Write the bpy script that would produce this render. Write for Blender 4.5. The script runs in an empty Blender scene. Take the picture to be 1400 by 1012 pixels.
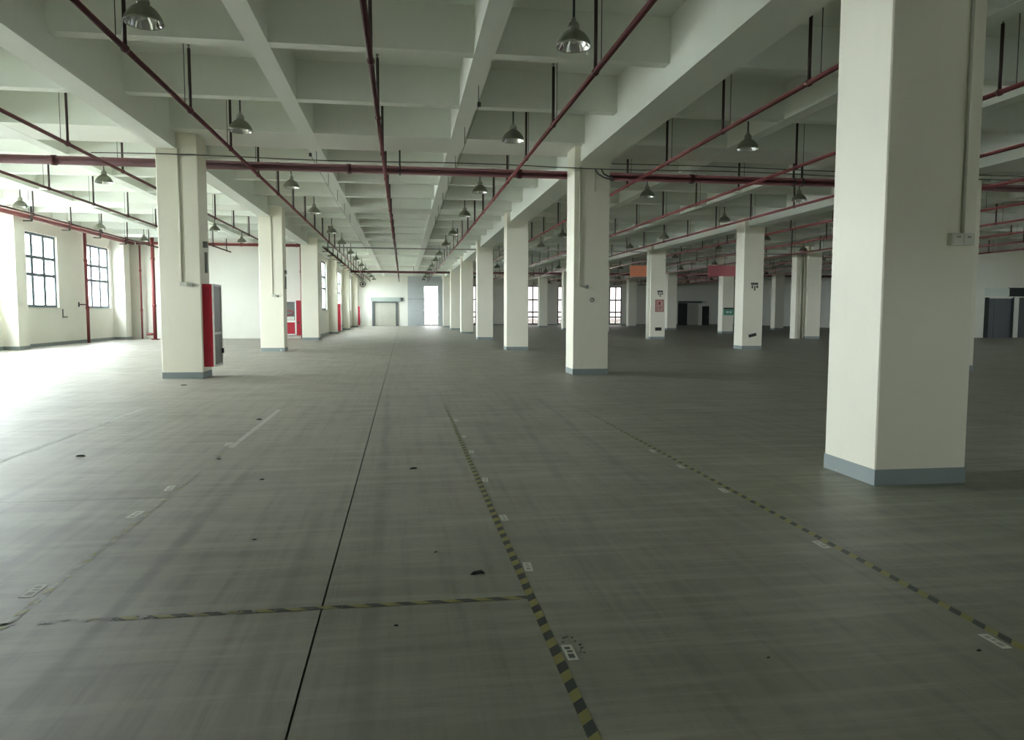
import bpy, math, random
from mathutils import Matrix, Vector
random.seed(7)
sc = bpy.context.scene
COL = sc.collection

# ------------------------------------------------------------------ camera
F_PX, YAW, PITCH, ROLL, EYE = 1018.96, 0.1449, 0.0769, 0.0024, 1.6
cy, sy, cp, sp = math.cos(YAW), math.sin(YAW), math.cos(PITCH), math.sin(PITCH)
fwd = Vector((sy * cp, cy * cp, -sp)); rgt = Vector((cy, -sy, 0)); upv = rgt.cross(fwd)
cr, sr = math.cos(ROLL), math.sin(ROLL)
r2 = rgt * cr + upv * sr; u2 = upv * cr - rgt * sr
cam_d = bpy.data.cameras.new('camera'); cam = bpy.data.objects.new('camera', cam_d); COL.objects.link(cam)
cam_d.sensor_fit = 'HORIZONTAL'; cam_d.sensor_width = 36; cam_d.lens = F_PX * 36 / 1400
cam_d.clip_start = 0.05; cam_d.clip_end = 600
m = Matrix((r2, u2, -fwd)).transposed().to_4x4(); m.translation = (0, 0, EYE)
cam.matrix_world = m
sc.camera = cam

# ------------------------------------------------------------------ daylight and exposure
world = bpy.data.worlds.new('overcast_sky'); sc.world = world; world.use_nodes = True
bg = world.node_tree.nodes['Background']
bg.inputs[0].default_value = (1.0, 0.995, 0.965, 1); bg.inputs[1].default_value = 9.0
sc.view_settings.view_transform = 'Standard'; sc.view_settings.look = 'None'
sc.view_settings.gamma = 1; sc.view_settings.use_curve_mapping = False
sc.view_settings.exposure = 3.15
sc.cycles.diffuse_bounces = 8; sc.cycles.max_bounces = 12; sc.cycles.transparent_max_bounces = 12
sc.cycles.use_denoising = True
sc.cycles.caustics_reflective = False; sc.cycles.caustics_refractive = False

# ------------------------------------------------------------------ grid (metres)
SX, SY, Y0 = 10.57, 12.517, 6.28
CW, CD = 0.93, 0.84
ROWX = {'L': -5.71, 'R': 4.33, 'B': 14.9, 'C': 25.1, 'D': 36.1}
def YJ(j): return Y0 + SY * j
Z_SLAB, Z_JOIST, Z_GIRDER, Z_MAIN = 6.55, 5.80, 5.794, 5.42
Y_REAR, Y_FAR, Y_FAR2 = -6.6, 88.0, 94.0
X_LEFT, X_NAVE, X_RIGHT, Y_JOG = -16.4, -5.4, 47.0, 47.0

# ------------------------------------------------------------------ materials
def nt(name):
    mt = bpy.data.materials.new(name); mt.use_nodes = True
    t = mt.node_tree; return mt, t, t.nodes['Principled BSDF']
def N(t, kind, **kw):
    n = t.nodes.new(kind)
    for k, v in kw.items(): setattr(n, k, v)
    return n
def noise(t, vec, scale, detail=4, rough=0.6):
    n = N(t, 'ShaderNodeTexNoise'); n.inputs['Scale'].default_value = scale
    n.inputs['Detail'].default_value = detail; n.inputs['Roughness'].default_value = rough
    if vec is not None: t.links.new(vec, n.inputs['Vector'])
    return n.outputs['Fac']
def ramp(t, fac, p0, p1, c0=(0, 0, 0, 1), c1=(1, 1, 1, 1)):
    r = N(t, 'ShaderNodeValToRGB'); e = r.color_ramp.elements
    e[0].position, e[1].position = p0, p1; e[0].color, e[1].color = c0, c1
    t.links.new(fac, r.inputs[0]); return r.outputs[0]
def mix(t, fac, a, b):
    n = N(t, 'ShaderNodeMix', data_type='RGBA')
    for sock, v in ((n.inputs[0], fac), (n.inputs[6], a), (n.inputs[7], b)):
        if hasattr(v, 'is_linked') or isinstance(v, bpy.types.NodeSocket): t.links.new(v, sock)
        else: sock.default_value = v if not isinstance(v, tuple) else (*v[:3], 1)
    return n.outputs[2]
def mth(t, op, a, b=None, c=None):
    n = N(t, 'ShaderNodeMath', operation=op)
    for i, v in enumerate((a, b, c)):
        if v is None: continue
        if isinstance(v, bpy.types.NodeSocket): t.links.new(v, n.inputs[i])
        else: n.inputs[i].default_value = v
    return n.outputs[0]
def pos(t): return N(t, 'ShaderNodeNewGeometry').outputs['Position']
def scaled(t, vec, s):
    n = N(t, 'ShaderNodeVectorMath', operation='MULTIPLY'); t.links.new(vec, n.inputs[0]); n.inputs[1].default_value = s
    return n.outputs[0]
def bump(t, b, h, strength, dist=0.01):
    n = N(t, 'ShaderNodeBump'); n.inputs['Strength'].default_value = strength; n.inputs['Distance'].default_value = dist
    t.links.new(h, n.inputs['Height']); t.links.new(n.outputs[0], b.inputs['Normal'])

def plaster(name, c, c2, rough=0.75):
    mt, t, b = nt(name); p = pos(t)
    n1 = noise(t, p, 0.7, 5); n2 = noise(t, scaled(t, p, (3, 3, 0.6)), 1.5, 4)
    k = mth(t, 'MULTIPLY', ramp(t, n1, 0.35, 0.75), 0.6)
    col = mix(t, k, c, c2)
    col = mix(t, mth(t, 'MULTIPLY', ramp(t, n2, 0.6, 0.85), 0.25), col, tuple(v * 0.8 for v in c2))
    t.links.new(col, b.inputs['Base Color']); b.inputs['Roughness'].default_value = rough
    bump(t, b, noise(t, p, 35, 3), 0.15, 0.004)
    return mt
def simple(name, c, rough=0.5, metal=0.0, var=0.15, scale=6, spec=0.5):
    mt, t, b = nt(name)
    col = mix(t, noise(t, pos(t), scale, 3), tuple(v * (1 - var) for v in c), tuple(min(1, v * (1 + var)) for v in c))
    t.links.new(col, b.inputs['Base Color'])
    b.inputs['Roughness'].default_value = rough; b.inputs['Metallic'].default_value = metal
    b.inputs['Specular IOR Level'].default_value = spec
    return mt
M = {}
M['wall'] = plaster('cream_wall_paint', (0.84, 0.83, 0.76), (0.79, 0.78, 0.71))
M['column'] = plaster('cream_column_paint', (0.85, 0.82, 0.705), (0.80, 0.77, 0.65), 0.6)
M['ceiling'] = plaster('ceiling_paint', (0.81, 0.84, 0.785), (0.76, 0.79, 0.73))
M['red'] = simple('red_pipe_paint', (0.09, 0.013, 0.013), 0.6)
M['wall_red'] = simple('faded_red_pipe_paint', (0.22, 0.045, 0.045), 0.55)
M['maroon'] = simple('maroon_pipe_paint', (0.062, 0.010, 0.011), 0.65)
M['riser'] = simple('brown_riser_paint', (0.035, 0.016, 0.014), 0.5)
M['cabinet_red'] = simple('cabinet_red_enamel', (0.42, 0.015, 0.035), 0.3)
M['black_steel'] = simple('dark_hanger_steel', (0.03, 0.03, 0.03), 0.5)
M['grey_steel'] = simple('grey_steel', (0.22, 0.22, 0.21), 0.45)
M['conduit'] = simple('pvc_conduit', (0.52, 0.51, 0.42), 0.5)
M['box_plastic'] = simple('socket_plastic', (0.62, 0.62, 0.54), 0.4)
M['hole'] = simple('socket_hole', (0.03, 0.03, 0.025), 0.7)
M['shade'] = simple('olive_lamp_enamel', (0.16, 0.165, 0.12), 0.45)
M['neck'] = simple('lamp_housing', (0.26, 0.27, 0.22), 0.5)
M['chrome'] = simple('polished_reflector', (0.82, 0.83, 0.82), 0.12, 1.0, 0.05)
M['aluminium'] = simple('aluminium_frame', (0.75, 0.75, 0.72), 0.4, 0.3)
M['winframe'] = simple('blue_grey_window_frame', (0.13, 0.17, 0.20), 0.5)
M['darkframe'] = simple('dark_window_frame', (0.06, 0.06, 0.06), 0.5)
M['doorgrey'] = simple('grey_door_paint', (0.42, 0.46, 0.46), 0.5)
M['doordark'] = simple('dark_door_frame', (0.10, 0.115, 0.115), 0.5)
M['doorcream'] = simple('cream_door_leaf', (0.45, 0.44, 0.37), 0.5)
M['lintel'] = simple('green_grey_lintel', (0.42, 0.48, 0.44), 0.5)
M['panelgrey'] = simple('grey_partition_panel', (0.46, 0.49, 0.50), 0.5)
M['steel_blue'] = simple('blue_grey_steel_door', (0.10, 0.11, 0.125), 0.4)
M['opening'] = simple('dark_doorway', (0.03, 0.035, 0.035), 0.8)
M['paper'] = simple('sticker_paper', (0.62, 0.63, 0.57), 0.5)
M['print_faint'] = simple('faded_print', (0.36, 0.37, 0.33), 0.6)
M['print'] = simple('sticker_print', (0.10, 0.11, 0.10), 0.6)
M['sign_red'] = simple('notice_red_ink', (0.30, 0.03, 0.04), 0.5)
M['sign_pink'] = simple('notice_faded_paper', (0.55, 0.36, 0.32), 0.5)
M['plate_black'] = simple('black_plate', (0.02, 0.018, 0.018), 0.5)
M['stain'] = simple('dark_green_stencil', (0.07, 0.085, 0.06), 0.7)
M['sign_green'] = simple('green_sign', (0.05, 0.30, 0.17), 0.4)
M['sign_white'] = simple('white_sign_mark', (0.7, 0.74, 0.7), 0.4)
M['banner_orange'] = simple('orange_board', (0.85, 0.30, 0.16), 0.5)
M['banner_pink'] = simple('faded_red_board', (0.75, 0.22, 0.26), 0.5)
M['cable'] = simple('black_cable', (0.05, 0.052, 0.045), 0.6)
M['scrap'] = simple('black_scrap', (0.012, 0.012, 0.012), 0.8)
M['ground'] = simple('outdoor_paving', (0.42, 0.42, 0.40), 0.9)
M['sill'] = simple('window_sill', (0.7, 0.7, 0.64), 0.6)

def base_band():
    mt, t, b = nt('grey_blue_base_paint'); p = pos(t)
    chips = ramp(t, noise(t, p, 5, 6, 0.7), 0.66, 0.68)
    col = mix(t, chips, mix(t, noise(t, p, 3, 3), (0.22, 0.26, 0.265), (0.27, 0.31, 0.31)), (0.74, 0.74, 0.68))
    t.links.new(col, b.inputs['Base Color']); b.inputs['Roughness'].default_value = 0.5
    return mt
M['band'] = base_band()

def glass(name='window_glass', tint=(0.90, 0.95, 0.97, 1)):
    mt = bpy.data.materials.new(name); mt.use_nodes = True; t = mt.node_tree
    for n in list(t.nodes): t.nodes.remove(n)
    o = N(t, 'ShaderNodeOutputMaterial'); mx = N(t, 'ShaderNodeMixShader')
    tr = N(t, 'ShaderNodeBsdfTransparent'); tr.inputs[0].default_value = tint
    gl = N(t, 'ShaderNodeBsdfGlossy'); gl.inputs['Roughness'].default_value = 0.05
    fr = N(t, 'ShaderNodeLayerWeight'); fr.inputs[0].default_value = 0.5
    t.links.new(mth(t, 'MULTIPLY_ADD', mth(t, 'POWER', fr.outputs['Facing'], 4.0), 0.35, 0.03), mx.inputs[0]); t.links.new(tr.outputs[0], mx.inputs[1]); t.links.new(gl.outputs[0], mx.inputs[2])
    t.links.new(mx.outputs[0], o.inputs[0]); return mt
M['glass'] = glass(); M['dimming_glass'] = glass('dimming_glass', (0.62, 0.66, 0.68, 1)); M['mid_tint_glass'] = glass('mid_tinted_glass', (0.36, 0.36, 0.38, 1)); M['tint_glass'] = glass('tinted_glass', (0.155, 0.15, 0.15, 1))  # darker tints put on some panes to hold back over-bright daylight
def cab_glass():
    mt, t, b = nt('cabinet_door_glass')
    b.inputs['Base Color'].default_value = (0.13, 0.14, 0.13, 1); b.inputs['Roughness'].default_value = 0.32
    return mt
M['cab_glass'] = cab_glass()

def floor_mat():
    mt, t, b = nt('worn_sealed_concrete'); p = pos(t)
    sep = N(t, 'ShaderNodeSeparateXYZ'); t.links.new(p, sep.inputs[0]); X, Y = sep.outputs[0], sep.outputs[1]
    # green-grey sealed floor; window glare on the left painted in as paler grey
    green = mth(t, 'MULTIPLY', ramp(t, mth(t, 'ADD', mth(t, 'MULTIPLY', X, 0.10), mth(t, 'MULTIPLY', noise(t, p, 0.35, 4), 1.0)), 0.35, 0.95), 0.85)
    col = mix(t, green, (0.287, 0.271, 0.227), (0.188, 0.205, 0.148))
    # blotches and dust
    col = mix(t, mth(t, 'MULTIPLY', ramp(t, noise(t, p, 0.55, 6, 0.65), 0.45, 0.68), 0.45), col, (0.148, 0.143, 0.112))
    col = mix(t, mth(t, 'MULTIPLY', ramp(t, noise(t, scaled(t, p, (1.0, 0.6, 1)), 1.3, 8, 0.72), 0.5, 0.75), 0.5), col, (0.363, 0.348, 0.290))
    col = mix(t, mth(t, 'MULTIPLY', ramp(t, noise(t, p, 0.22, 3), 0.45, 0.6), 0.35), col, (0.235, 0.205, 0.165))
    # fine traffic grain along and across the hall
    col = mix(t, mth(t, 'MULTIPLY', ramp(t, noise(t, scaled(t, p, (8, 0.35, 1)), 1.0, 6, 0.7), 0.47, 0.66), 0.55), col, (0.138, 0.135, 0.107))
    col = mix(t, mth(t, 'MULTIPLY', ramp(t, noise(t, scaled(t, p, (0.5, 6, 1)), 1.0, 6, 0.7), 0.47, 0.66), 0.55), col, (0.394, 0.376, 0.317))
    col = mix(t, mth(t, 'MULTIPLY', ramp(t, noise(t, scaled(t, p, (0.6, 3, 1)), 0.9, 5), 0.52, 0.72), 0.35), col, (0.128, 0.124, 0.100))
    # wheel tracks: x at y=0, drift in x per y, half-width, y range, strength
    wob = mth(t, 'MULTIPLY', mth(t, 'SUBTRACT', noise(t, scaled(t, p, (0, 0.5, 0)), 1.0, 2), 0.5), 0.06)
    for x0, k, hw, ya, yb, st in ((-1.54, 0.0, 0.045, 2.5, 9.5, 0.6), (-0.68, 0.0, 0.05, 2, 8, 0.4), (-0.13, -0.012, 0.055, 2, 18, 0.45),
                                  (-2.42, -0.01, 0.06, 3, 10, 0.4), (1.0, 0.07, 0.06, 4, 16, 0.35), (1.95, 0.04, 0.05, 6, 16, 0.4), (-3.4, 0.0, 0.06, 3, 14, 0.35)):
        d = mth(t, 'ABSOLUTE', mth(t, 'SUBTRACT', mth(t, 'ADD', X, wob), mth(t, 'MULTIPLY_ADD', Y, k, x0)))
        band = ramp(t, mth(t, 'DIVIDE', d, hw * 2), 0.2, 0.65, (1, 1, 1, 1), (0, 0, 0, 1))
        win = mth(t, 'MULTIPLY', ramp(t, mth(t, 'DIVIDE', mth(t, 'SUBTRACT', Y, ya), 3.0), 0.0, 0.5), ramp(t, mth(t, 'DIVIDE', mth(t, 'SUBTRACT', yb, Y), 6.0), 0.0, 0.7))
        k2 = mth(t, 'MULTIPLY', mth(t, 'MULTIPLY', band, win), mth(t, 'MULTIPLY', ramp(t, noise(t, p, 1.2, 4), 0.25, 0.6), st))
        col = mix(t, k2, col, (0.089, 0.088, 0.073))
    t.links.new(col, b.inputs['Base Color'])
    rg = mth(t, 'MULTIPLY_ADD', noise(t, p, 1.1, 6, 0.7), 0.34, 0.40)
    t.links.new(rg, b.inputs['Roughness'])
    b.inputs['Specular IOR Level'].default_value = 0.6
    b.inputs['Coat Weight'].default_value = 0.45; b.inputs['Coat Roughness'].default_value = 0.5
    bump(t, b, noise(t, p, 9, 6, 0.7), 0.10, 0.006)
    return mt
M['floor'] = floor_mat()
M['joint'] = simple('joint_filler', (0.015, 0.015, 0.014), 0.9)

def tape_mat(name, along, wear_a, wear_b, fade0, fade1, dark=(0.035, 0.04, 0.038)):
    """yellow and black diagonal stripes, rubbed away more and more from fade0 to fade1 along its run"""
    mt, t, b = nt(name); p = pos(t)
    sep = N(t, 'ShaderNodeSeparateXYZ'); t.links.new(p, sep.inputs[0]); X, Y = sep.outputs[0], sep.outputs[1]
    s = mth(t, 'SUBTRACT', Y, mth(t, 'MULTIPLY', X, 0.9)) if along == 'Y' else mth(t, 'ADD', X, mth(t, 'MULTIPLY', Y, 1.3))
    fr = mth(t, 'FRACT', mth(t, 'DIVIDE', s, 0.168))
    st = mth(t, 'GREATER_THAN', fr, 0.5)
    c = mix(t, st, mix(t, noise(t, p, 9, 4), dark, tuple(v * 1.9 for v in dark)), mix(t, noise(t, p, 7, 4), (0.25, 0.23, 0.07), (0.34, 0.31, 0.11)))
    t.links.new(c, b.inputs['Base Color']); b.inputs['Roughness'].default_value = 0.45
    run = Y if along == 'Y' else X
    g = mth(t, 'DIVIDE', mth(t, 'SUBTRACT', run, fade0), fade1 - fade0)
    g.node.use_clamp = True
    thr = mth(t, 'MULTIPLY_ADD', g, wear_b - wear_a, wear_a)
    hole = mth(t, 'LESS_THAN', noise(t, p, 14, 5, 0.7), thr)
    tr = N(t, 'ShaderNodeBsdfTransparent'); mx = N(t, 'ShaderNodeMixShader')
    out = t.nodes['Material Output']
    t.links.new(hole, mx.inputs[0]); t.links.new(b.outputs[0], mx.inputs[1]); t.links.new(tr.outputs[0], mx.inputs[2])
    t.links.new(mx.outputs[0], out.inputs[0])
    return mt
M['tape'] = tape_mat('hazard_tape', 'Y', 0.32, 0.54, 4.5, 12.5)
M['tape_cross'] = tape_mat('hazard_tape_crosswise', 'X', 0.34, 0.54, 0.0, -2.1)
M['tape_worn'] = tape_mat('hazard_tape_rubbed', 'Y', 0.50, 0.55, 3.0, 9.0, (0.26, 0.26, 0.22))
def residue():
    mt, t, b = nt('tape_glue_residue'); p = pos(t)
    b.inputs['Base Color'].default_value = (0.50, 0.51, 0.47, 1); b.inputs['Roughness'].default_value = 0.6
    tr = N(t, 'ShaderNodeBsdfTransparent'); mx = N(t, 'ShaderNodeMixShader')
    t.links.new(mth(t, 'LESS_THAN', noise(t, p, 5, 6, 0.75), 0.44), mx.inputs[0]); t.links.new(b.outputs[0], mx.inputs[1]); t.links.new(tr.outputs[0], mx.inputs[2])
    t.links.new(mx.outputs[0], t.nodes['Material Output'].inputs[0]); return mt
M['residue'] = residue()

# ------------------------------------------------------------------ mesh helpers
class MB:
    def __init__(s): s.v = []; s.f = []; s.mi = []
    def box(s, x0, x1, y0, y1, z0, z1, mi=0):
        b = len(s.v)
        s.v += [(x0, y0, z0), (x1, y0, z0), (x1, y1, z0), (x0, y1, z0), (x0, y0, z1), (x1, y0, z1), (x1, y1, z1), (x0, y1, z1)]
        s.f += [tuple(b + i for i in q) for q in ((0, 3, 2, 1), (4, 5, 6, 7), (0, 1, 5, 4), (1, 2, 6, 5), (2, 3, 7, 6), (3, 0, 4, 7))]
        return s
    def chamfer_box(s, x0, x1, y0, y1, z0, z1, c):
        """upright block with its four vertical edges taken off"""
        b = len(s.v)
        ring = [(x0 + c, y0), (x1 - c, y0), (x1, y0 + c), (x1, y1 - c), (x1 - c, y1), (x0 + c, y1), (x0, y1 - c), (x0, y0 + c)]
        s.v += [(x, y, z0) for x, y in ring] + [(x, y, z1) for x, y in ring]
        s.f += [(b + i, b + (i + 1) % 8, b + 8 + (i + 1) % 8, b + 8 + i) for i in range(8)]
        s.f += [tuple(b + i for i in range(7, -1, -1)), tuple(b + 8 + i for i in range(8))]
        return s
    def tube(s, pts, r, n=10, cap=True):
        b = len(s.v); pts = [Vector(p) for p in pts]
        for i, p in enumerate(pts):
            d = (pts[min(i + 1, len(pts) - 1)] - pts[max(i - 1, 0)]).normalized()
            a = d.cross(Vector((0, 0, 1)) if abs(d.z) < 0.9 else Vector((1, 0, 0))).normalized(); c = d.cross(a)
            s.v += [tuple(p + (a * math.cos(2 * math.pi * k / n) + c * math.sin(2 * math.pi * k / n)) * r) for k in range(n)]
        for i in range(len(pts) - 1):
            for k in range(n):
                k2 = (k + 1) % n
                s.f.append((b + i * n + k, b + i * n + k2, b + (i + 1) * n + k2, b + (i + 1) * n + k))
        if cap:
            s.f.append(tuple(b + k for k in range(n - 1, -1, -1))); e = b + (len(pts) - 1) * n
            s.f.append(tuple(e + k for k in range(n)))
        return s
    def lathe(s, prof, n=28, cx=0, cy_=0):
        b = len(s.v)
        for r, z in prof: s.v += [(cx + r * math.cos(2 * math.pi * k / n), cy_ + r * math.sin(2 * math.pi * k / n), z) for k in range(n)]
        for i in range(len(prof) - 1):
            for k in range(n):
                k2 = (k + 1) % n
                s.f.append((b + i * n + k, b + i * n + k2, b + (i + 1) * n + k2, b + (i + 1) * n + k))
        return s
    def mesh(s, name, mat, smooth=False):
        me = bpy.data.meshes.new(name); me.from_pydata(s.v, [], s.f); me.update()
        if mat: me.materials.append(M[mat])
        if smooth: me.polygons.foreach_set('use_smooth', [True] * len(me.polygons))
        return me
def obj(name, me, parent=None, loc=(0, 0, 0)):
    o = bpy.data.objects.new(name, me); COL.objects.link(o); o.location = loc
    if parent is not None: o.parent = parent
    return o
def thing(name, label, cat, loc=(0, 0, 0), group=None):
    o = bpy.data.objects.new(name, None); COL.objects.link(o); o.location = loc; o.empty_display_size = 0.2
    return tag(o, label, cat, group)
def tag(o, label, cat, group=None):
    o['label'] = label; o['category'] = cat
    if group: o['group'] = group
    return o
def struct(o, label=None):
    o['kind'] = 'structure'
    if label: o['label'] = label
    return o
def BX(*a): return MB().box(*a)
def sub(name, mb, mat, parent, smooth=False, loc=(0, 0, 0)): return obj(name, mb.mesh(name, mat, smooth), parent, loc)

# ------------------------------------------------------------------ outdoor ground
struct(sub('ground', BX(-160, 190, -120, 240, -0.6, -0.35), 'ground', None), 'pale paving outside the windows')

# ------------------------------------------------------------------ floor: base with recessed joints, slabs on it
fl = struct(sub('floor', BX(X_LEFT - 0.25, X_RIGHT + 0.25, Y_REAR - 0.25, Y_FAR2 + 0.25, -0.3, -0.02), 'joint', None), 'worn grey-green sealed concrete floor in large slabs')
xs = [X_LEFT - 0.2, -10.95, -0.45, 10.05, 20.6, 31.1, X_RIGHT + 0.2]
ys = [Y_REAR - 0.2] + [6.7 + SY * k for k in range(7)] + [Y_FAR2 + 0.2]
for i in range(len(xs) - 1):
    for j in range(len(ys) - 1):
        gx, gy = 0.0055, 0.003
        sub('floor_slab', MB().box(xs[i] + gx, xs[i + 1] - gx, ys[j] + gy, ys[j + 1] - gy, -0.02, 0.0), 'floor', fl)

# ------------------------------------------------------------------ walls
def wall(name, axis, c0, c1, a0, a1, z0, z1, holes=(), label=None):
    """solid wall between c0..c1 across, a0..a1 along, with rectangular holes (a0,a1,z0,z1)"""
    mb = MB()
    def put(p, q, z, w):
        if q - p < 1e-4 or w - z < 1e-4: return
        if axis == 'Y': mb.box(c0, c1, p, q, z, w)
        else: mb.box(p, q, c0, c1, z, w)
    cur = a0
    for h0, h1, b0, b1 in sorted(holes):
        put(cur, h0, z0, z1); put(h0, h1, z0, b0); put(h0, h1, b1, z1); cur = h1
    put(cur, a1, z0, z1)
    return struct(sub(name, mb, 'wall', None), label)

PIL_L = [33.5 - 12.1 * k for k in range(4)] + [45.65]
left_win = []
for y in (33.5, 21.4, 9.3, -2.8):
    for d in (1.95, 8.4): left_win.append((y + d, y + d + 3.4, 1.78, 5.15))
left_win = [w for w in left_win if w[0] > 10]
nave_win = []
for j in range(3, 6):
    for d in (1.9, 8.15): nave_win.append((YJ(j) + d, YJ(j) + d + 3.2, 1.75, 5.15))
nave_win.append((YJ(6) + 1.6, YJ(6) + 4.8, 1.75, 5.15))
wl = wall('wall_left', 'Y', X_LEFT - 0.25, X_LEFT, Y_REAR, Y_JOG + 0.25, 0, Z_SLAB, left_win, 'cream wall with tall steel windows')
wj = wall('wall_back_left', 'X', Y_JOG, Y_JOG + 0.25, X_LEFT, X_NAVE, 0, Z_SLAB, (), 'blank cream end wall of the side bay')
wn = wall('wall_aisle_left', 'Y', X_NAVE - 0.25, X_NAVE, Y_JOG + 0.25, Y_FAR + 0.25, 0, Z_SLAB, nave_win, 'cream windowed wall along the far aisle')
wf = wall('wall_far', 'X', Y_FAR, Y_FAR + 0.25, X_NAVE, 5.3, 0, Z_SLAB, [(2.4, 4.1, 0.12, 4.7)], 'cream end wall of the central aisle')
far_win = [(14.6, 17.3, 0.1, 5.0), (19.6, 22.0, 0.1, 5.0), (25.7, 28.1, 0.1, 5.0), (8.3, 10.7, 0.1, 5.0)]
wr = wall('wall_far_right', 'X', Y_FAR2, Y_FAR2 + 0.25, 5.3, X_RIGHT, 0, Z_SLAB, far_win, 'cream end wall of the right-hand bays')
wall('wall_return', 'Y', 5.05, 5.3, Y_FAR + 0.25, Y_FAR2 + 0.25, 0, Z_SLAB, ())
added_right_win = [(y, y + 3.4, 1.78, 5.15) for y in (7.3, 13.8, 19.8)]  # unseen windows added to brighten the column fronts and mid hall
wall('wall_right', 'Y', X_RIGHT, X_RIGHT + 0.25, Y_REAR, Y_FAR2 + 0.25, 0, Z_SLAB, added_right_win)
added_rear_win = [(x, x + 0.85, 1.35, 2.3) for x in (7.6, 13.4)]  # small unseen windows added to lift light on the massive column's front
wall('wall_rear', 'X', Y_REAR - 0.25, Y_REAR, X_LEFT, X_RIGHT, 0, Z_SLAB, added_rear_win)
wc = wall('wall_lift_core', 'X', 44.9, 45.15, 37.3, X_RIGHT, 0, Z_SLAB, [(38.45, 41.9, 0.0, 2.68)], 'wall of the lift lobby')
sub('core_return', BX(37.05, 37.3, 44.9, 57, 0, Z_SLAB), 'wall', wc)
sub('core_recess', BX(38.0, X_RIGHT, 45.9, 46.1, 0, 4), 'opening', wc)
for y in PIL_L:
    sub('pilaster', BX(X_LEFT, -15.75, y, y + 0.9, 0, Z_SLAB), 'wall', wl)
    sub('base_band', BX(X_LEFT, -15.746, y - 0.004, y + 0.904, 0, 0.15), 'band', wl)
struct(sub('baseboard_left', BX(X_LEFT, X_LEFT + 0.012, Y_REAR, Y_JOG, 0, 0.15), 'band', None))
struct(sub('baseboard_aisle_left', BX(X_NAVE, X_NAVE + 0.012, Y_JOG + 0.25, Y_FAR, 0, 0.15), 'band', None))
struct(sub('baseboard_far_right', BX(5.3, 14.6, Y_FAR2 - 0.012, Y_FAR2, 0, 0.15).box(17.3, 19.6, Y_FAR2 - 0.012, Y_FAR2, 0, 0.15).box(22, 25.7, Y_FAR2 - 0.012, Y_FAR2, 0, 0.15).box(28.1, 35.7, Y_FAR2 - 0.012, Y_FAR2, 0, 0.15).box(37.0, X_RIGHT, Y_FAR2 - 0.012, Y_FAR2, 0, 0.15), 'band', None))

# windows: frame bars and panes as parts
WN = [0]
_pm = {}
def window(axis, c, a0, a1, z0, z1, cols, rows, frame='winframe', bar=0.13, label=None, pane='glass'):
    """axis 'Y': in a wall running along Y at x=c; rows = heights of the transoms as fractions from the top"""
    WN[0] += 1
    w = bpy.data.objects.new('window_%d' % WN[0], None); COL.objects.link(w); w.empty_display_size = 0.2
    w.location = (c, a0, z0) if axis == 'Y' else (a0, c, z0)
    struct(w, label)
    W, H = a1 - a0, z1 - z0; hd = 0.014; mw = 0.24 if axis == 'Y' else bar
    def bar_(name, p, q, lo, hi, mat, d):
        key = (axis, name, round(q - p, 3), round(hi - lo, 3), mat)
        if key not in _pm:
            mb = BX(-d, d, 0, q - p, 0, hi - lo) if axis == 'Y' else BX(0, q - p, -d, d, 0, hi - lo)
            _pm[key] = mb.mesh(name, mat)
        obj(name, _pm[key], w, (0, p, lo) if axis == 'Y' else (p, 0, lo))
    bar_('frame_bar', 0, bar, 0, H, frame, hd); bar_('frame_bar', W - bar, W, 0, H, frame, hd)
    bar_('frame_bar', bar, W - bar, 0, bar, frame, hd); bar_('frame_bar', bar, W - bar, H - bar, H, frame, hd)
    zc = [H] + [H * (1 - r) for r in rows] + [0]
    for r in rows: bar_('transom', bar, W - bar, H * (1 - r) - bar * 0.6, H * (1 - r) + bar * 0.6, frame, hd)
    for i in range(1, cols): bar_('mullion', W * i / cols - mw * 0.5, W * i / cols + mw * 0.5, bar, H - bar, frame, hd * 0.9)
    for k in range(len(zc) - 1):
        for i in range(cols): bar_('pane', W * i / cols + bar * 0.5, W * (i + 1) / cols - bar * 0.5, zc[k + 1] + bar * 0.6, zc[k] - bar * 0.6, pane, 0.004)
    if axis == 'Y': sub('window_sill', BX(-0.12, 0.16, -0.06, W + 0.06, -0.06, 0.0), 'sill', w)
    # portal that guides daylight sampling through this opening
    ld = bpy.data.lights.new('daylight_portal', 'AREA'); ld.shape = 'RECTANGLE'; ld.cycles.is_portal = True
    lo = bpy.data.objects.new('daylight_portal', ld); COL.objects.link(lo)
    if axis == 'Y':
        ld.size, ld.size_y = H, W
        sg = 1 if c > 20 else -1
        lo.location = (c + sg * 0.13, (a0 + a1) / 2, (z0 + z1) / 2); lo.rotation_euler = (0, sg * math.pi / 2, 0)
    else:
        ld.size, ld.size_y = W, H
        sg = 1 if c > 0 else -1
        lo.location = ((a0 + a1) / 2, c + sg * 0.13, (z0 + z1) / 2); lo.rotation_euler = (-sg * math.pi / 2, 0, 0)
    return w
for w in left_win: window('Y', X_LEFT - 0.12, *w, 3, (0.325, 0.56), label='tall blue-grey steel window in three columns and three rows', pane='dimming_glass' if w[0] > 33 else 'glass')
for w in nave_win: window('Y', X_NAVE - 0.12, *w, 3, (0.325, 0.56), label='tall blue-grey steel window between wall pilasters', pane='dimming_glass')
window('X', Y_FAR + 0.12, 2.4, 4.1, 0.12, 4.7, 3, (0.34, 0.67), 'panelgrey', 0.08, 'bright floor-length window beside the grey panel', 'mid_tint_glass')
for w in far_win: window('X', Y_FAR2 + 0.12, *w, 3, (0.36, 0.68, 0.81), 'darkframe', 0.14, 'floor-length dark framed window in the far end wall', 'tint_glass')

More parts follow.
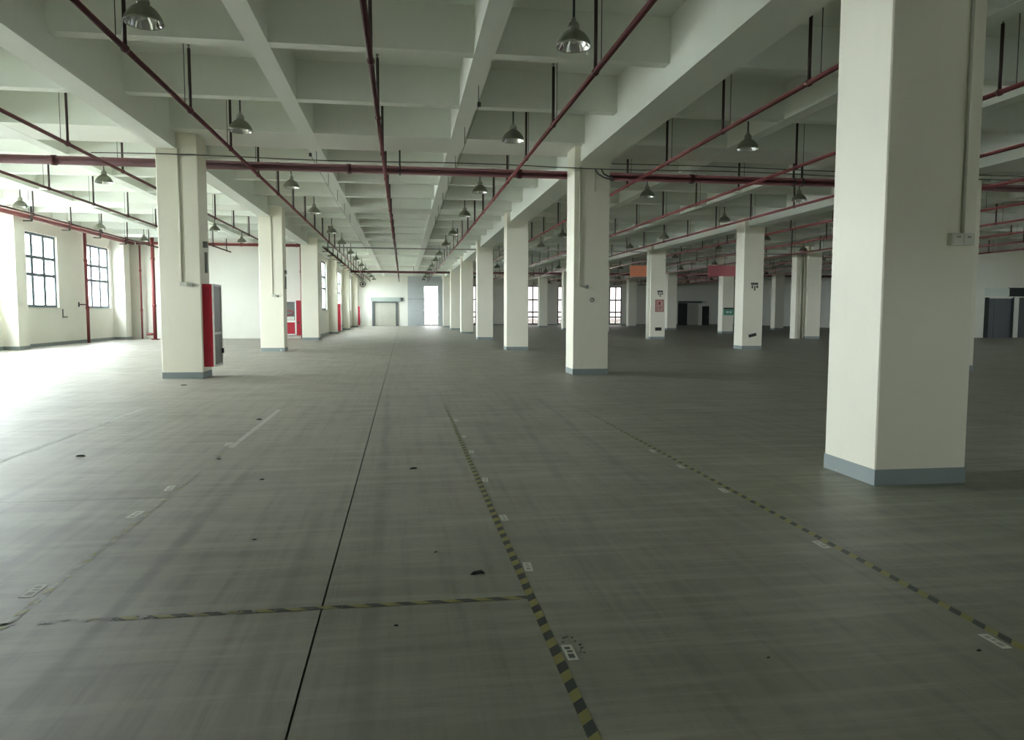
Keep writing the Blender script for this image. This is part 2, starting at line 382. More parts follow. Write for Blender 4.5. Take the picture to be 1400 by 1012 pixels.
for w in added_right_win: window('Y', X_RIGHT + 0.12, *w, 3, (0.325, 0.56), label='unseen blue-grey window added in the right-hand wall for more daylight')
for w in added_rear_win: window('X', Y_REAR - 0.12, *w, 2, (), 'winframe', 0.06, 'small unseen window added in the rear wall for more daylight')
# ------------------------------------------------------------------ doors
def dstruct(name, loc, label):
    o = bpy.data.objects.new(name, None); COL.objects.link(o); o.location = loc; o.empty_display_size = 0.2
    return struct(o, label)
d = dstruct('door_1', (-2.05, Y_FAR, 0), 'wide cream lift door with dark frame and green-grey lintel')
sub('jamb', BX(-1.5, -1.2, -0.14, 0.0, 0, 2.85), 'doordark', d)
sub('jamb', BX(1.2, 1.45, -0.14, 0.0, 0, 2.85), 'doordark', d)
sub('head', BX(-1.2, 1.2, -0.14, 0.0, 2.70, 2.85), 'doordark', d)
sub('door_leaf', BX(-1.2, -0.66, -0.04, 0.0, 0.02, 2.70), 'doorcream', d)
sub('door_leaf', BX(-0.645, 1.2, -0.04, 0.0, 0.02, 2.70), 'doorcream', d)
sub('lintel', BX(-1.62, 1.75, -0.22, 0.0, 2.86, 3.32), 'lintel', d)
sub('control_box', BX(1.78, 2.08, -0.16, 0.0, 2.95, 3.3), 'doordark', d)
d = dstruct('door_2', (1.47, Y_FAR, 0), 'tall flat grey panel door beside the bright window')
sub('door_leaf', BX(-0.92, 0.92, -0.06, 0.0, 0.02, 3.12), 'panelgrey', d)
sub('upper_panel', BX(-0.92, 0.92, -0.06, 0.0, 3.16, 5.78), 'panelgrey', d)
sub('rail', BX(-0.92, 0.92, -0.045, 0.0, 3.12, 3.16), 'doordark', d)
sub('head_panel', BX(0.93, 2.64, -0.05, 0.0, 4.72, 5.78), 'panelgrey', d)
sub('side_panel', BX(2.64, 3.25, -0.05, 0.0, 0.02, 5.78), 'panelgrey', d)
d = dstruct('door_3', (36.4, Y_FAR2, 0), 'dark doorway with open cream leaf under a dark canopy')
sub('doorway_shade', BX(-0.7, 0.6, -0.02, 0.0, 0, 2.88), 'opening', d)  # flat dark sheet on the solid wall, painting in the shade of an opening
sub('canopy', BX(-0.75, 2.4, -0.5, 0.0, 2.9, 3.15), 'doordark', d)
sub('door_leaf', BX(0.62, 2.05, -0.10, -0.03, 0.03, 2.82), 'doorcream', d)
sub('jamb', BX(2.1, 2.6, -0.12, 0.0, 0.0, 2.6), 'wall', d)
d = dstruct('door_4', (39.5, Y_FAR2, 0), 'narrow dark door in the far end wall')
sub('door_leaf', BX(-0.48, 0.48, -0.06, 0.0, 0.02, 2.5), 'opening', d)
sub('handle', BX(0.34, 0.38, -0.10, -0.06, 1.0, 1.25), 'grey_steel', d)
d = dstruct('door_5', (52.7 - 6.4, Y_FAR2, 0), 'dark service panel')
sub('door_leaf', BX(-0.3, 0.3, -0.05, 0.0, 0.4, 2.5), 'opening', d)
d = dstruct('door_6', (38.45, 44.9, 0), 'blue-grey steel lift doors with dark frame')
sub('jamb', BX(0.0, 0.28, -0.06, 0.1, 0, 2.68), 'opening', d)
sub('door_leaf', BX(0.28, 0.72, 0.02, 0.08, 0, 2.62), 'steel_blue', d)
sub('door_leaf', BX(0.76, 2.02, 0.02, 0.08, 0, 2.62), 'steel_blue', d)
sub('jamb', BX(2.02, 2.14, -0.06, 0.1, 0, 2.68), 'opening', d)
sub('jamb', BX(2.16, 2.5, -0.08, 0.1, 0, 2.9), 'aluminium', d)
sub('door_leaf', BX(2.5, 3.45, 0.02, 0.08, 0, 2.62), 'steel_blue', d)
sub('head', BX(0.28, 2.02, -0.04, 0.1, 2.62, 2.68), 'aluminium', d)
sub('transom_glass', BX(-0.15, 1.7, -0.12, 0.0, 2.78, 3.3), 'sign_white', d)
sub('transom_box', BX(1.7, 3.9, -0.10, 0.0, 2.76, 3.34), 'opening', d)

# ------------------------------------------------------------------ ceiling: slab with beams, girders, joists
ce = struct(sub('ceiling', BX(X_NAVE - 0.25, X_RIGHT + 0.25, Y_REAR - 0.25, Y_FAR2 + 0.25, Z_SLAB, Z_SLAB + 0.2).box(X_LEFT - 0.25, X_NAVE - 0.25, Y_REAR - 0.25, Y_JOG + 0.25, Z_SLAB, Z_SLAB + 0.2), 'ceiling', None),
            'cream coffered concrete ceiling with deep beams')
def yend(x): return Y_JOG if x < X_NAVE - 0.2 else (Y_FAR if x < 5.1 else Y_FAR2)
for k, x in ROWX.items():
    a, b = (x - 0.02, x + 0.46) if k == 'L' else (x + 0.16, x + CW - 0.02)
    sub('main_beam', BX(a, b, Y_REAR, yend(x + 0.5), Z_MAIN, Z_SLAB), 'ceiling', ce)
sub('main_beam', BX(X_LEFT, -15.95, Y_REAR, Y_JOG, Z_MAIN + 0.4, Z_SLAB), 'ceiling', ce)
cl = [-16.1, -5.48, 4.87, 15.43, 25.65, 36.6, 47.0]
for i in range(6):
    for k in (1, 2):
        x = cl[i] + (cl[i + 1] - cl[i]) * k / 3
        if i == 1: x = (-2.22, 1.35)[k - 1]
        sub('secondary_beam', BX(x - 0.17, x + 0.17, Y_REAR, yend(x), Z_JOIST - 0.012, Z_SLAB), 'ceiling', ce)
for j in range(-3, 7):
    for q in range(4):
        y = YJ(j) + SY * q / 4 + (0.45 if q == 0 else 0)
        x0 = X_LEFT if y < Y_JOG else X_NAVE
        x1 = X_RIGHT if y < Y_FAR else X_RIGHT
        if y > Y_FAR: x0 = 5.3
        if y < Y_REAR: continue
        nm, zb, hw = ('girder', Z_GIRDER, 0.85) if q == 0 else ('joist', Z_JOIST, 0.13)
        sub(nm, BX(x0, x1, y - hw, y + hw, zb, Z_SLAB), 'ceiling', ce)

# ------------------------------------------------------------------ columns
shaft_me = MB().chamfer_box(-CW / 2, CW / 2, -CD / 2, CD / 2, 0, Z_SLAB, 0.012).mesh('shaft', 'column')
band_me = BX(-CW / 2 - 0.003, CW / 2 + 0.003, -CD / 2 - 0.003, CD / 2 + 0.003, 0, 0.15).mesh('base_band', 'band')
LAB = {
 ('R', 0): ('massive cream column with a double socket box and chipped grey base band', None),
 ('R', 1): ('cream column with two conduits, where the red main pipe stops and black cables loop', None),
 ('L', 1): ('white column carrying the red hose cabinet with conduit and switch box on front', None),
 ('L', 2): ('white column with a conduit and small switch, behind the column with the red cabinet', None),
 ('B', 2): ('cream column bearing a tilted black plate and dark stencil marks', None),
 ('B', 3): ('cream column bearing a red-bordered notice, downpipes and a level black plate', None),
 ('C', 3): ('cream column with rusty downpipes along its bright side', None),
 ('C', 4): ('cream column with a green sign on its front', None),
}
ROWLAB = {'L': 'cream pilaster column along the windowed wall of the far aisle', 'R': 'plain cream column lining the aisle beyond the column with looping cables',
          'B': 'plain cream column in the row of the red-bordered notice', 'C': 'plain cream column in the row of the green sign', 'D': 'plain cream column in the row near the far dark doorway'}
COLS = {}
for r, x in ROWX.items():
    for j in range(0, 7):
        if r == 'D' and j in (3, 4): continue
        loc = (x + CW / 2, YJ(j) + CD / 2, 0)
        lb, _ = LAB.get((r, j), (None, None))
        if lb: c = thing('concrete_column', lb, 'column', loc, 'concrete columns of the hall')
        elif r == 'L' and j == 0: c = thing('concrete_column', 'white column in front of the column with the red cabinet', 'column', loc, 'concrete columns of the hall')
        elif r == 'L' and j == 3: c = thing('concrete_column', 'white column at the corner where the side bay wall meets the aisle', 'column', loc, 'concrete columns of the hall')
        else: c = thing('concrete_column', ROWLAB[r], 'column', loc, 'concrete columns of the hall')
        obj('shaft', shaft_me, c); obj('base_band', band_me, c)
        COLS[r, j] = c
FY = -CD / 2
def conduit(c, wx, z0, z1, r=0.014, name='conduit'):
    lx = wx - c.location.x
    return sub(name, MB().tube([(lx, FY - r, z0), (lx, FY - r, z1)], r, 8), 'conduit', c, True)
c = COLS['R', 0]; cx = c.location.x
conduit(c, 5.10, 2.335, Z_SLAB, 0.016)
bx = sub('socket_box', BX(4.965 - cx, 5.195 - cx, FY - 0.055, FY, 2.225, 2.335), 'box_plastic', c)
for k in (0, 1):
    x = 4.99 - cx + k * 0.105
    fp = sub('socket_plate', BX(x - 0.012, x + 0.085, FY - 0.061, FY - 0.055, 2.235, 2.325), 'box_plastic', bx)
    sub('socket_hole', BX(x + 0.025, x + 0.034, FY - 0.064, FY - 0.06, 2.293, 2.306).box(x + 0.045, x + 0.054, FY - 0.064, FY - 0.06, 2.293, 2.306), 'hole', bx)
c = COLS['R', 1]; cx = c.location.x
conduit(c, 4.485, 2.30, 5.3, 0.02); sub('elbow', MB().tube([(4.485 - cx, FY - 0.02, 2.30), (4.50 - cx, FY - 0.02, 2.27), (4.66 - cx, FY - 0.02, 2.26)], 0.016, 8), 'conduit', c, True)
sub('switch_box', BX(4.65 - cx, 4.72 - cx, FY - 0.05, FY, 2.22, 2.31), 'grey_steel', c)
sub('broken_conduit', MB().tube([(4.86 - cx, FY - 0.018, 4.68), (4.86 - cx, FY - 0.018, 5.25)], 0.018, 8), 'conduit', c, True)
sub('wall_ring', MB().tube([(4.82 - cx + 0.05 * math.cos(a * 0.5236), FY - 0.01, 1.93 + 0.05 * math.sin(a * 0.5236)) for a in range(13)], 0.012, 6), 'grey_steel', c, True)
for j in (1, 2):
    c = COLS['L', j]; cx = c.location.x
    conduit(c, -5.20, 2.30, 5.42, 0.02)
    sub('switch_box', BX(-5.24 - cx, -5.08 - cx, FY - 0.045, FY, 2.21, 2.31), 'box_plastic', c)
    sub('switch', BX(-5.03 - cx, -4.96 - cx, FY - 0.05, FY, 2.20, 2.28), 'grey_steel', c)
    # small fittings on the side that faces the aisle
    sub('side_fitting', BX(CW / 2, CW / 2 + 0.09, -0.12, 0.02, 3.15, 3.30).box(CW / 2, CW / 2 + 0.05, 0.0, 0.10, 2.55, 3.05), 'grey_steel', c)
c = COLS['B', 3]
for y in (-0.2, 0.1): sub('downpipe', MB().tube([(-CW / 2 - 0.05, y, 0), (-CW / 2 - 0.05, y, 5.4)], 0.05, 10), 'wall', c, True)
c = COLS['C', 3]
sub('casing', BX(-CW / 2 - 0.62, -CW / 2, -CD / 2 + 0.25, CD / 2, 0, 5.4), 'column', c)
for x in (0.12, 0.34): sub('downpipe', MB().tube([(-CW / 2 - x, FY + 0.17, 0), (-CW / 2 - x, FY + 0.17, 5.4)], 0.055, 10), 'conduit', c, True)

# ------------------------------------------------------------------ fire hose cabinets
def side_cabinet(loc, label):
    """narrow cabinet fixed to the aisle side of a column: x away from the column, y along the hall"""
    t = thing('fire_hose_cabinet', label, 'fire cabinet', loc)
    sub('body', BX(0, 0.22, 0, 0.82, 0, 2.0), 'cabinet_red', t)
    dr = sub('door', BX(0.22, 0.255, 0, 0.05, 0, 2.0).box(0.22, 0.255, 0.77, 0.82, 0, 2.0).box(0.22, 0.255, 0.05, 0.77, 0, 0.05).box(0.22, 0.255, 0.05, 0.77, 1.95, 2.0).box(0.22, 0.255, 0.05, 0.77, 0.78, 0.84), 'aluminium', t)
    sub('glass', BX(0.225, 0.245, 0.05, 0.77, 0.84, 1.95), 'cab_glass', dr)
    sub('lower_panel', BX(0.225, 0.245, 0.05, 0.77, 0.05, 0.78), 'cab_glass', dr)
    sub('handle', BX(0.255, 0.30, 0.70, 0.75, 0.30, 0.42), 'black_steel', dr)
    return t
side_cabinet((-4.777, 18.9, 0.27), 'red fire hose cabinet with glass door on the side of the front white column')
side_cabinet((-4.777, YJ(4) + 0.1, 0.22), 'red fire hose cabinet on the aisle pilaster nearest the corner column')
side_cabinet((-4.777, YJ(6) + 0.1, 0.22), 'red fire hose cabinet on the pilaster next to the end wall')
t = thing('fire_hose_cabinet', 'white framed fire hose cabinet with red panels on the blank end wall', 'fire cabinet', (-7.35, Y_JOG, 0.2))
sub('body', BX(0, 1.2, -0.24, -0.012, 0, 2.1), 'cabinet_red', t)
dr = sub('door', BX(0, 0.06, -0.275, -0.24, 0, 2.1).box(0.86, 0.94, -0.275, -0.24, 0, 2.1).box(0.06, 0.86, -0.275, -0.24, 0, 0.08).box(0.06, 0.86, -0.275, -0.24, 2.02, 2.1).box(0.06, 0.86, -0.275, -0.24, 0.78, 0.90), 'aluminium', t)
sub('glass', BX(0.06, 0.86, -0.262, -0.245, 0.90, 2.02), 'cab_glass', dr)
sub('lower_panel', BX(0.06, 0.86, -0.262, -0.245, 0.08, 0.78), 'cabinet_red', dr)
sub('label_panel', BX(0.10, 0.82, -0.27, -0.262, 0.92, 1.12), 'paper', dr)
sub('hose_coil', MB().tube([(0.46 + 0.3 * math.cos(a * 0.3), -0.27, 1.35 + 0.14 * math.sin(a * 0.3)) for a in range(22)], 0.03, 6), 'cabinet_red', t, True)
sub('valve', BX(1.02, 1.10, -0.31, -0.24, 0.70, 0.82), 'black_steel', t)

# ------------------------------------------------------------------ pipes
def xpipe(name, label, y, z, x0, x1, r, mat, hang=(), coup=(), cat='pipe', group=None):
    t = thing(name, label, cat, (x0, y, z), group)
    sub('run', MB().tube([(0, 0, 0), (x1 - x0, 0, 0)], r, 14), mat, t, True)
    for x in coup: sub('coupling', MB().tube([(x - x0 - 0.06, 0, 0), (x - x0 + 0.06, 0, 0)], r + 0.018, 14), mat, t, True)
    for x in hang:
        sub('hanger', BX(x - x0 - 0.022, x - x0 + 0.022, -0.022, 0.022, r, Z_JOIST - z), 'black_steel', t)
        sub('hanger_ring', MB().tube([(x - x0 - 0.025, 0, 0), (x - x0 + 0.025, 0, 0)], r + 0.022, 14), 'black_steel', t, True)
    return t
xpipe('sprinkler_main_pipe', 'thick dark red main pipe crossing the aisle behind the front columns', 19.95, 5.285, X_LEFT + 0.9, X_RIGHT, 0.105, 'maroon',
      hang=(-0.05, 10.9, 11.15, 20.5, 31), coup=(-8.4, -1.35, 3.1, 7.9, 12.6))
xpipe('sprinkler_main_pipe', 'thick dark red main pipe crossing the far part of the hall', 69.95, 5.30, -4.7, X_RIGHT, 0.105, 'maroon', hang=(1.0, 13, 22, 33), coup=(-2, 3, 9, 18))
xpipe('grey_pipe', 'thin grey pipe crossing the hall between the two red main pipes', 45.0, 5.37, -4.6, 36.9, 0.04, 'grey_steel')
xpipe('wall_pipe', 'red pipe running along the top of the blank end wall', 46.72, 5.60, -15.4, -5.8, 0.085, 'wall_red', coup=(-14.0, -9.5, -6.3))
def wall_run(label, x, z, y0, y1, r, mat, step):
    t = thing('wall_pipe', label, 'pipe', (x, y0, z))
    sub('run', MB().tube([(0, 0, 0), (0, y1 - y0, 0)], r, 12), mat, t, True)
    y = y0 + 1.2
    while y < y1:
        sub('bracket', BX(0.11, 0.17, y - y0 - 0.03, y - y0 + 0.03, -0.16, Z_SLAB - z).box(-0.2, 0.17, y - y0 - 0.03, y - y0 + 0.03, -0.20, -0.15), 'black_steel', t)
        y += step
wall_run('red pipe on black brackets along the windowed side wall', -15.55, 5.57, Y_REAR + 0.1, 46.6, 0.10, 'wall_red', 3.6)
wall_run('red pipe on black brackets along the windowed wall of the far aisle', -4.60, 5.42, 45.4, Y_FAR - 0.2, 0.07, 'maroon', 3.4)
def riser(label, x, y, z1, r, mat, foot=False, valve=None):
    t = thing('riser_pipe', label, 'pipe', (x, y, 0))
    sub('run', MB().tube([(0, 0, 0), (0, 0, z1)], r, 12), mat, t, True)
    for z in (z1 * 0.3, z1 * 0.72): sub('coupling', MB().tube([(0, 0, z), (0, 0, z + 0.12)], r + 0.02, 12), mat, t, True)
    if foot:
        sub('foot_flange', MB().tube([(0, 0, 0), (0, 0, 0.06)], r + 0.12, 14), mat, t, True)
        sub('outlet', MB().tube([(0, 0, 0.32), (-0.45, -0.05, 0.32)], 0.07, 10), mat, t, True)
    if valve:
        vv = sub('valve_stem', MB().tube([(0, 0, valve), (0.08, -1.2, valve)], 0.03, 8), 'maroon', t, True)
        sub('valve_wheel', MB().tube([(0.08, -1.22, valve - 0.12), (0.08, -1.22, valve + 0.12)], 0.035, 8), 'black_steel', vv, True)
riser('dark red riser pipe with valve between the two side windows', -15.98, 41.02, 5.75, 0.075, 'wall_red', valve=1.95)
riser('slim red riser pipe in the corner of the side bay', -15.2, 46.62, 5.48, 0.05, 'wall_red')
riser('thick red riser pipe with floor flange near the side bay corner', -14.05, 45.2, 6.3, 0.10, 'wall_red', foot=True)
riser('slim red riser pipe beside the white framed hose cabinet', -6.08, 46.72, 5.5, 0.06, 'wall_red')

# sprinkler branch pipes along the hall
BR_Z = 5.13
BRX = [-13.3, -10.05, -6.97, -3.67, -0.42, 2.83, 6.2, 9.47, 12.88, 16.2, 19.7, 23.1, 26.6, 30.1, 33.6]
riser_me = MB().tube([(0, 0, 0), (0, 0, 1.03)], 0.028, 8).mesh('sprinkler_riser', 'riser', True)
rod_me = MB().tube([(0, 0, 0), (0, 0, Z_SLAB - BR_Z)], 0.007, 5).mesh('hanger_rod', 'black_steel', True)
head_me = MB().lathe([(0, 0.07), (0.035, 0.06), (0.012, 0.05), (0.012, 0.02), (0.03, 0.0), (0, 0)], 8).mesh('sprinkler_head', 'grey_steel', True)
clamp_me = MB().tube([(0, -0.03, 0), (0, 0.03, 0)], 0.055, 10).mesh('clamp', 'maroon', True)
PIPE_L = dict(zip(BRX, ('under the side bay ceiling beside the windows', 'down the middle of the side bay ceiling', 'in the side bay beside the white columns',
  'in the aisle beside the white columns', 'down the middle of the central aisle ceiling', 'in the aisle beside the cable-looped column',
  'just past the cable-looped column in the first dim bay', 'down the middle of the first dim bay', 'before the red-bordered notice column in the first dim bay',
  'just past the red-bordered notice column in the second dim bay', 'down the middle of the second dim bay', 'before the green sign column in the second dim bay',
  'just past the green sign column in the third dim bay', 'down the middle of the third dim bay', 'at the lift side of the third dim bay')))
for x in BRX:
    y0, y1 = 2.0, (46.4 if x < X_NAVE else (Y_FAR - 0.5 if x < 5 else Y_FAR2 - 0.5))
    lb = 'thin %s sprinkler pipe ' % ('red' if x > 0.5 else 'dark red') + PIPE_L[x]
    t = thing('sprinkler_pipe', lb, 'pipe', (x, y0, BR_Z), 'sprinkler branch pipes under the ceiling')
    sub('run', MB().tube([(0, 0, 0), (0, y1 - y0, 0)], 0.04 if x > -6 else 0.038, 10), 'red' if x > 0.5 else 'maroon', t, True)
    for j in range(0, 7):
        for q in range(4):
            y = YJ(j) + SY * (q + 0.5) / 4
            if y > y1 - 0.3: continue
            rr = obj('sprinkler_riser', riser_me, t, (0, y - y0, 0.03))
            if y < 60: obj('sprinkler_head', head_me, rr, (0, 0, 1.03)); obj('clamp', clamp_me, t, (0, y - y0, 0))
            if y < 50: obj('hanger_rod', rod_me, t, (0, y - y0 - 0.33, 0.03))

# ------------------------------------------------------------------ pendant lamps
ZB = 5.215   # rim of the shade
prof = [(0.238, 0.0), (0.236, 0.015), (0.222, 0.06), (0.195, 0.11), (0.155, 0.16), (0.105, 0.20), (0.072, 0.222), (0.06, 0.228)]
shade_me = MB().lathe(prof, 32).mesh('shade', 'shade', True)
refl_me = MB().lathe([(0.228 if i == 0 else max(0.02, p[0] - 0.012), p[1] + (0.0 if i == 0 else -0.006)) for i, p in enumerate(prof)][::-1], 32).mesh('reflector', 'chrome', True)
rim_me = MB().lathe([(0.228, 0.0), (0.240, -0.006), (0.244, 0.004), (0.238, 0.014)], 32).mesh('rim', 'neck', True)
neck_me = MB().lathe([(0, 0.228), (0.075, 0.228), (0.08, 0.25), (0.068, 0.30), (0.05, 0.325), (0.03, 0.335), (0.032, 0.37), (0.012, 0.385), (0, 0.385)], 20).mesh('housing', 'neck', True)
vent_me = MB().lathe([(0.0, 0.262), (0.0765, 0.262), (0.0745, 0.285), (0, 0.285)], 6).mesh('vent', 'hole')
lrod_me = MB().tube([(0, 0, 0.38), (0, 0, Z_SLAB - ZB - 0.02)], 0.017, 8).mesh('rod', 'black_steel', True)
cano_me = MB().lathe([(0, Z_SLAB - ZB - 0.035), (0.055, Z_SLAB - ZB - 0.03), (0.06, Z_SLAB - ZB), (0, Z_SLAB - ZB)], 14).mesh('ceiling_plate', 'black_steel', True)
bulb_me = MB().lathe([(0, 0.04), (0.03, 0.05), (0.04, 0.09), (0.025, 0.14), (0.02, 0.20), (0, 0.21)], 14).mesh('bulb', 'paper', True)
ROWS_L = {-13.1: 'in the side bay row next to the windows', -8.29: 'in the side bay row next to the white columns',
  -3.19: 'in the aisle row next to the white columns', 2.33: 'in the aisle row next to the cable-looped column',
  7.57: 'in the dim row just past the cable-looped column', 12.64: 'in the dim row before the red-bordered notice column', 17.9: 'in the dim row just past the red-bordered notice column',
  23.1: 'in the dim row before the green sign column', 28.4: 'in the dim row just past the green sign column', 33.6: 'in the dim row before the lift doors'}
for x in (-13.1, -8.29, -3.19, 2.33, 7.57, 12.64, 17.9, 23.1, 28.4, 33.6):
    for j in range(0, 7):
        for dy in (3.95, 9.6):
            y = YJ(j) + dy
            if x < X_NAVE and y > Y_JOG - 1 or x < 5 and y > Y_FAR - 1: continue
            lb = 'dome pendant lamp with chrome reflector ' + ROWS_L[x]
            t = thing('pendant_lamp', lb, 'lamp', (x, y, ZB), 'dome pendant lamps of the hall')
            t.rotation_euler = (0, 0, random.uniform(0, 6))
            obj('rod', lrod_me, t); obj('ceiling_plate', cano_me, t); hs = obj('housing', neck_me, t)
            sh = obj('shade', shade_me, t); obj('reflector', refl_me, sh)
            if y < 40: obj('rim', rim_me, sh); obj('bulb', bulb_me, t); obj('vent', vent_me, hs)

t = thing('window_crank', 'small dark crank handle hanging below a side window', 'handle', (X_LEFT + 0.02, 39.15, 1.3))
sub('rod', MB().tube([(0, 0, 0), (0, 0, 0.42)], 0.03, 8), 'grey_steel', t, True)
sub('grip', MB().tube([(0, 0, 0.02), (0.16, 0.12, 0.04)], 0.035, 8), 'grey_steel', t, True)
# ------------------------------------------------------------------ cables
def cable(label, pts, r=0.012, name='cable'):
    return tag(sub(name, MB().tube(pts, r, 6), 'cable', None, True), label, 'cable')
pts = []
for i in range(61):
    x = -7.1 + 43.9 * i / 60
    pts.append((x, 18.76, 5.265 + 0.02 * math.sin(x * 0.9) - 0.0))
cable('thin cable strung across the faces of the front columns', pts)
pts = [(5.3 + 31 * i / 30, 18.76, 5.385 + 0.015 * math.sin(i * 0.7)) for i in range(31)]
cable('second thin cable strung from the cable-looped column through the right-hand bays', pts)
cable('long black cable loop hanging beside the end of the red main pipe', [(4.86, 18.76, 5.25), (4.93, 18.74, 5.12), (5.08, 18.72, 5.03), (5.25, 18.74, 4.99), (5.40, 18.9, 5.0), (5.52, 19.6, 5.1)], 0.018)
cable('short black cable loop hanging beside the end of the red main pipe', [(5.02, 18.76, 5.25), (5.08, 18.74, 5.12), (5.2, 18.72, 5.06), (5.36, 18.9, 5.06), (5.5, 19.6, 5.16)], 0.018)
for bx_, lb in ((1.42, 'cable on rods along the beam beside the aisle lamps'), (-2.2, 'cable on rods along the beam towards the white columns')):
    t = thing('suspended_cable', lb, 'cable', (bx_, 14.0, 5.42))
    sub('run', MB().tube([(0, 0.0 if bx_ > 0 else 5, 0), (0, 12, -0.08), (0, 22, 0), (0, 34, -0.05)], 0.006, 5), 'cable', t, True)
    for k in range(7):
        if bx_ < 0 and k < 2: continue
        sub('hanger_rod', MB().tube([(0, 0.1 + k * 3.13, 0.0), (0, 0.1 + k * 3.13, Z_JOIST - 5.42)], 0.008, 5), 'black_steel', t)
    sub('end_knob', MB().tube([(0, 0 if bx_ > 0 else 5, -0.04), (0, 0 if bx_ > 0 else 5, 0.04)], 0.035, 8), 'black_steel', t)

# ------------------------------------------------------------------ signs, plates, boards
c3 = YJ(3); c2 = YJ(2); c4 = YJ(4)
t = thing('notice_sign', 'faded pink notice with red border on a cream column', 'sign', (15.47, c3, 2.04))
sub('sheet', BX(-0.24, 0.24, -0.015, 0, -0.35, 0.35), 'sign_pink', t)
sub('border', BX(-0.26, -0.22, -0.02, 0, -0.37, 0.37).box(0.22, 0.26, -0.02, 0, -0.37, 0.37).box(-0.22, 0.22, -0.02, 0, -0.37, -0.33).box(-0.22, 0.22, -0.02, 0, 0.33, 0.37), 'sign_red', t)
sub('emblem', BX(-0.06, 0.06, -0.018, -0.015, 0.05, 0.24).box(-0.14, -0.12, -0.018, -0.015, -0.28, 0.24).box(-0.06, 0.16, -0.018, -0.015, -0.1, -0.06).box(-0.06, 0.12, -0.018, -0.015, -0.2, -0.16), 'sign_red', t)
def stencil(label, x, y, z, s=1.0):
    t = thing('stencil_mark', label, 'marking', (x, y, z))
    sub('stroke', BX(-0.2 * s, 0.2 * s, -0.004, 0, 0.08 * s, 0.2 * s), 'stain', t)
    sub('stroke', BX(-0.16 * s, -0.08 * s, -0.004, 0, -0.1 * s, 0.06 * s), 'stain', t)
    sub('stroke', BX(-0.02 * s, 0.05 * s, -0.004, 0, -0.22 * s, 0.04 * s), 'stain', t)
    sub('stroke', BX(0.1 * s, 0.2 * s, -0.004, 0, -0.08 * s, 0.05 * s), 'stain', t)
stencil('dark smudged stencil above the red-bordered notice', 15.5, c3, 2.78, 0.9)
stencil('dark smudged stencil above the tilted black plate', 15.42, c2, 2.78, 0.85)
def plate(label, x, y, z, w, h, tilt):
    t = thing('black_plate', label, 'plate', (x, y, z)); t.rotation_euler = (0, tilt, 0)
    sub('plate', BX(-w / 2, w / 2, -0.02, 0, -h / 2, h / 2), 'plate_black', t)
    sub('print', BX(-w * 0.3, w * 0.3, -0.022, -0.02, -h * 0.1, h * 0.1), 'hole', t)
plate('level black plate low on the column with the red-bordered notice', 15.42, c3, 0.62, 0.40, 0.20, 0)
plate('tilted black plate low on the column with dark stencil marks', 15.38, c2, 0.62, 0.36, 0.13, -0.25)
t = thing('green_sign', 'green sign board with dark top stripe on a column', 'sign', (25.62, c4, 1.73))
sub('board', BX(-0.42, 0.42, -0.03, 0, -0.3, 0.18), 'sign_green', t)
sub('top_stripe', BX(-0.42, 0.42, -0.032, 0, 0.18, 0.3), 'hole', t)
sub('mark', BX(-0.2, 0.0, -0.033, -0.03, -0.12, 0.02).box(0.08, 0.22, -0.033, -0.03, -0.12, 0.02), 'sign_white', t)
def board(label, x0, x1, y, z0, z1, mat):
    t = thing('hanging_board', label, 'board', ((x0 + x1) / 2, y, z0)); w = (x1 - x0) / 2
    sub('panel', BX(-w, w, -0.03, 0.03, 0, z1 - z0), mat, t)
    for s in (-0.8, 0.8): sub('wire', MB().tube([(w * s, 0, z1 - z0), (w * s, 0, Z_SLAB - z0)], 0.012, 5), 'black_steel', t)
board('orange board hanging from the ceiling', 15.5, 17.2, 50.0, 4.10, 4.86, 'banner_orange')
board('faded red board hanging from the ceiling', 21.15, 23.7, 50.0, 4.18, 4.93, 'banner_pink')
t = thing('wall_fan', 'dark round fitting high in the corner by the end wall', 'fitting', (-4.55, Y_FAR - 0.25, 4.8))
sub('ring', MB().tube([(0.3 * math.cos(a * 0.4189), 0, 0.3 * math.sin(a * 0.4189)) for a in range(16)], 0.05, 6), 'black_steel', t, True)
sub('hub', MB().tube([(0, -0.08, 0), (0, 0.25, 0)], 0.12, 10), 'black_steel', t, True)
for a in range(4): sub('blade', BX(-0.06 + 0.13 * math.cos(a * 1.57), 0.06 + 0.13 * math.cos(a * 1.57), -0.01, 0.01, -0.06 + 0.15 * math.sin(a * 1.57), 0.06 + 0.15 * math.sin(a * 1.57)), 'grey_steel', t)

# ------------------------------------------------------------------ floor tapes, stickers, scraps
def tape(label, x0, x1, y0, y1, mat):
    o = sub('floor_tape', BX(x0, x1, y0, y1, 0.0006, 0.0014), mat, None); return tag(o, label, 'tape')
tape('yellow and black hazard tape down the middle of the aisle floor', 0.675, 0.725, 1.2, 13.0, 'tape')
tape('yellow and black hazard tape on the floor towards the massive column', 2.905, 2.955, 1.2, 13.5, 'tape')
tape('crosswise yellow and black hazard tape joining the aisle tape', -2.1, 0.674, 4.015, 4.06, 'tape_cross')
tape('rubbed out yellow hazard tape at the end of the crosswise tape', -2.05, -2.0, 2.0, 9.0, 'tape_worn')
tag(sub('glue_strip', BX(-2.06, -1.99, 9.1, 12.6, 0.0006, 0.0012), 'residue', None), 'pale strip of glue left where the rubbed tape goes on', 'residue')
tag(sub('glue_strip', BX(-4.31, -4.22, 8.0, 13.0, 0.0006, 0.0012), 'residue', None), 'pale strip of glue on the floor before the cabinet column', 'residue')
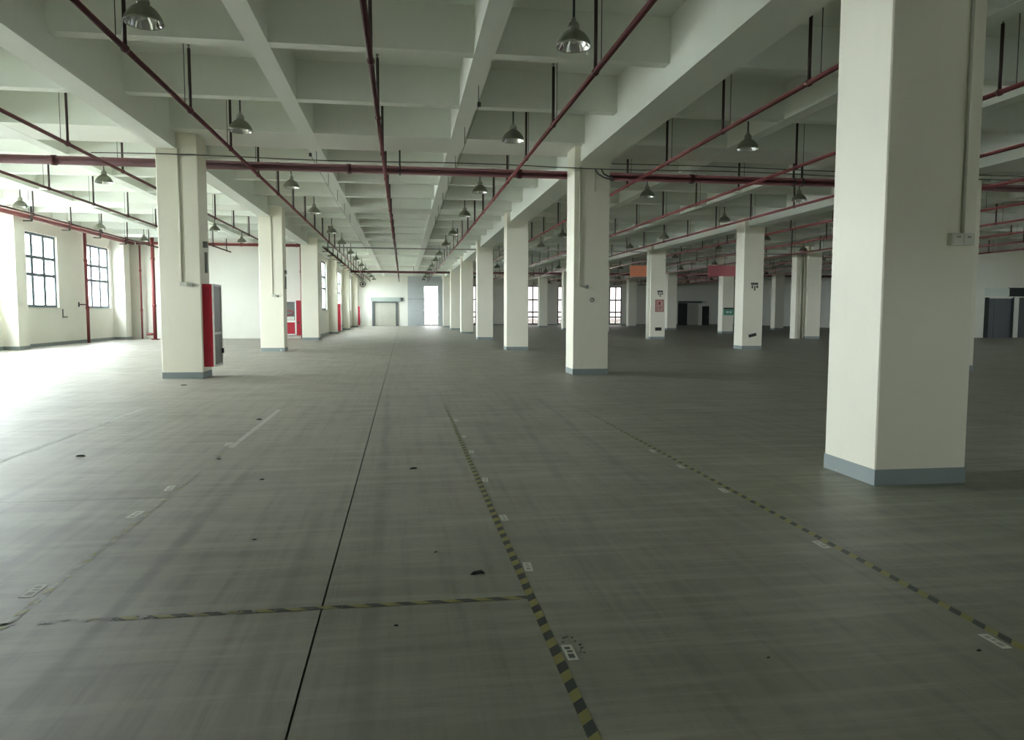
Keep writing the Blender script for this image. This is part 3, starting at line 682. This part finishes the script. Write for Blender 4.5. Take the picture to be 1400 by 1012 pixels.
def sticker(label, x, y, rz=0.0, w=0.052, l=0.16, dirty=False):
    t = thing('floor_sticker', label, 'sticker', (x, y, 0), 'white stickers along the floor tapes'); t.rotation_euler = (0, 0, rz)
    sub('sheet', BX(-w / 2, w / 2, -l / 2, l / 2, 0.0006, 0.0016), 'paper', t)
    sub('print', BX(-w * 0.28, w * 0.28, -l * 0.36, -l * 0.1, 0.0016, 0.0018).box(-w * 0.2, w * 0.3, 0.0, l * 0.12, 0.0016, 0.0018).box(-w * 0.3, w * 0.2, l * 0.2, l * 0.36, 0.0016, 0.0018), 'print' if dirty else 'print_faint', t)
sticker('white printed sticker ringed with black grime beside the aisle tape', 0.765, 3.33, 0, dirty=True)
for i, y in enumerate((4.53, 5.67, 7.01, 8.46, 9.53, 10.99)): sticker('white sticker beside the aisle tape', 0.765, y, random.uniform(-.08, .08))
for i, y in enumerate((3.16, 4.7, 6.29, 7.35, 8.23)): sticker('white sticker beside the tape towards the massive column', 2.855, y, random.uniform(-.05, .05))
for i, y in enumerate((4.52, 6.15, 7.05, 9.36)): sticker('pale sticker along the rubbed out tape', -2.11, y, random.uniform(-.1, .1), 0.07, 0.2)
SCR = [(0.44, 4.46, 0.055, 'black scrap on the floor beside the aisle tape'), (0.09, 7.61, 0.05, None), (-3.55, 8.77, 0.06, None), (-2.13, 11.44, 0.06, None),
       (2.70, 3.08, 0.018, None), (1.67, 3.15, 0.012, None), (-4.75, 17.05, 0.08, None), (-1.05, 5.35, 0.02, None), (0.2, 4.9, 0.015, None), (-0.05, 3.75, 0.018, None), (-1.35, 7.3, 0.03, None), (-2.0, 8.4, 0.03, None)]
for i in range(16):
    a = random.uniform(-0.6, 2.6); SCR.append((0.79 + 0.05 * math.cos(a) * random.uniform(.6, 1), 3.38 + 0.12 * math.sin(a), random.uniform(.004, .009), 'crumb of black grime around the printed sticker'))
for x, y, s, lb in SCR:
    mb = MB(); n = 9; b = 0
    top = [(s * random.uniform(.6, 1.1) * math.cos(k * 6.283 / n), s * 0.55 * random.uniform(.5, 1.1) * math.sin(k * 6.283 / n)) for k in range(n)]
    mb.v = [(p, q, 0.0) for p, q in top] + [(p * .6, q * .6, min(0.014, s * .3)) for p, q in top]
    mb.f = [(k, (k + 1) % n, n + (k + 1) % n, n + k) for k in range(n)] + [tuple(range(n, 2 * n)), tuple(range(n - 1, -1, -1))]
    o = sub('floor_scrap', mb, 'scrap', None); o.location = (x, y, 0); o.rotation_euler = (0, 0, random.uniform(-.4, .4))
    tag(o, lb or 'small dark scrap lying on the bare floor', 'scrap', 'scraps lying on the floor')
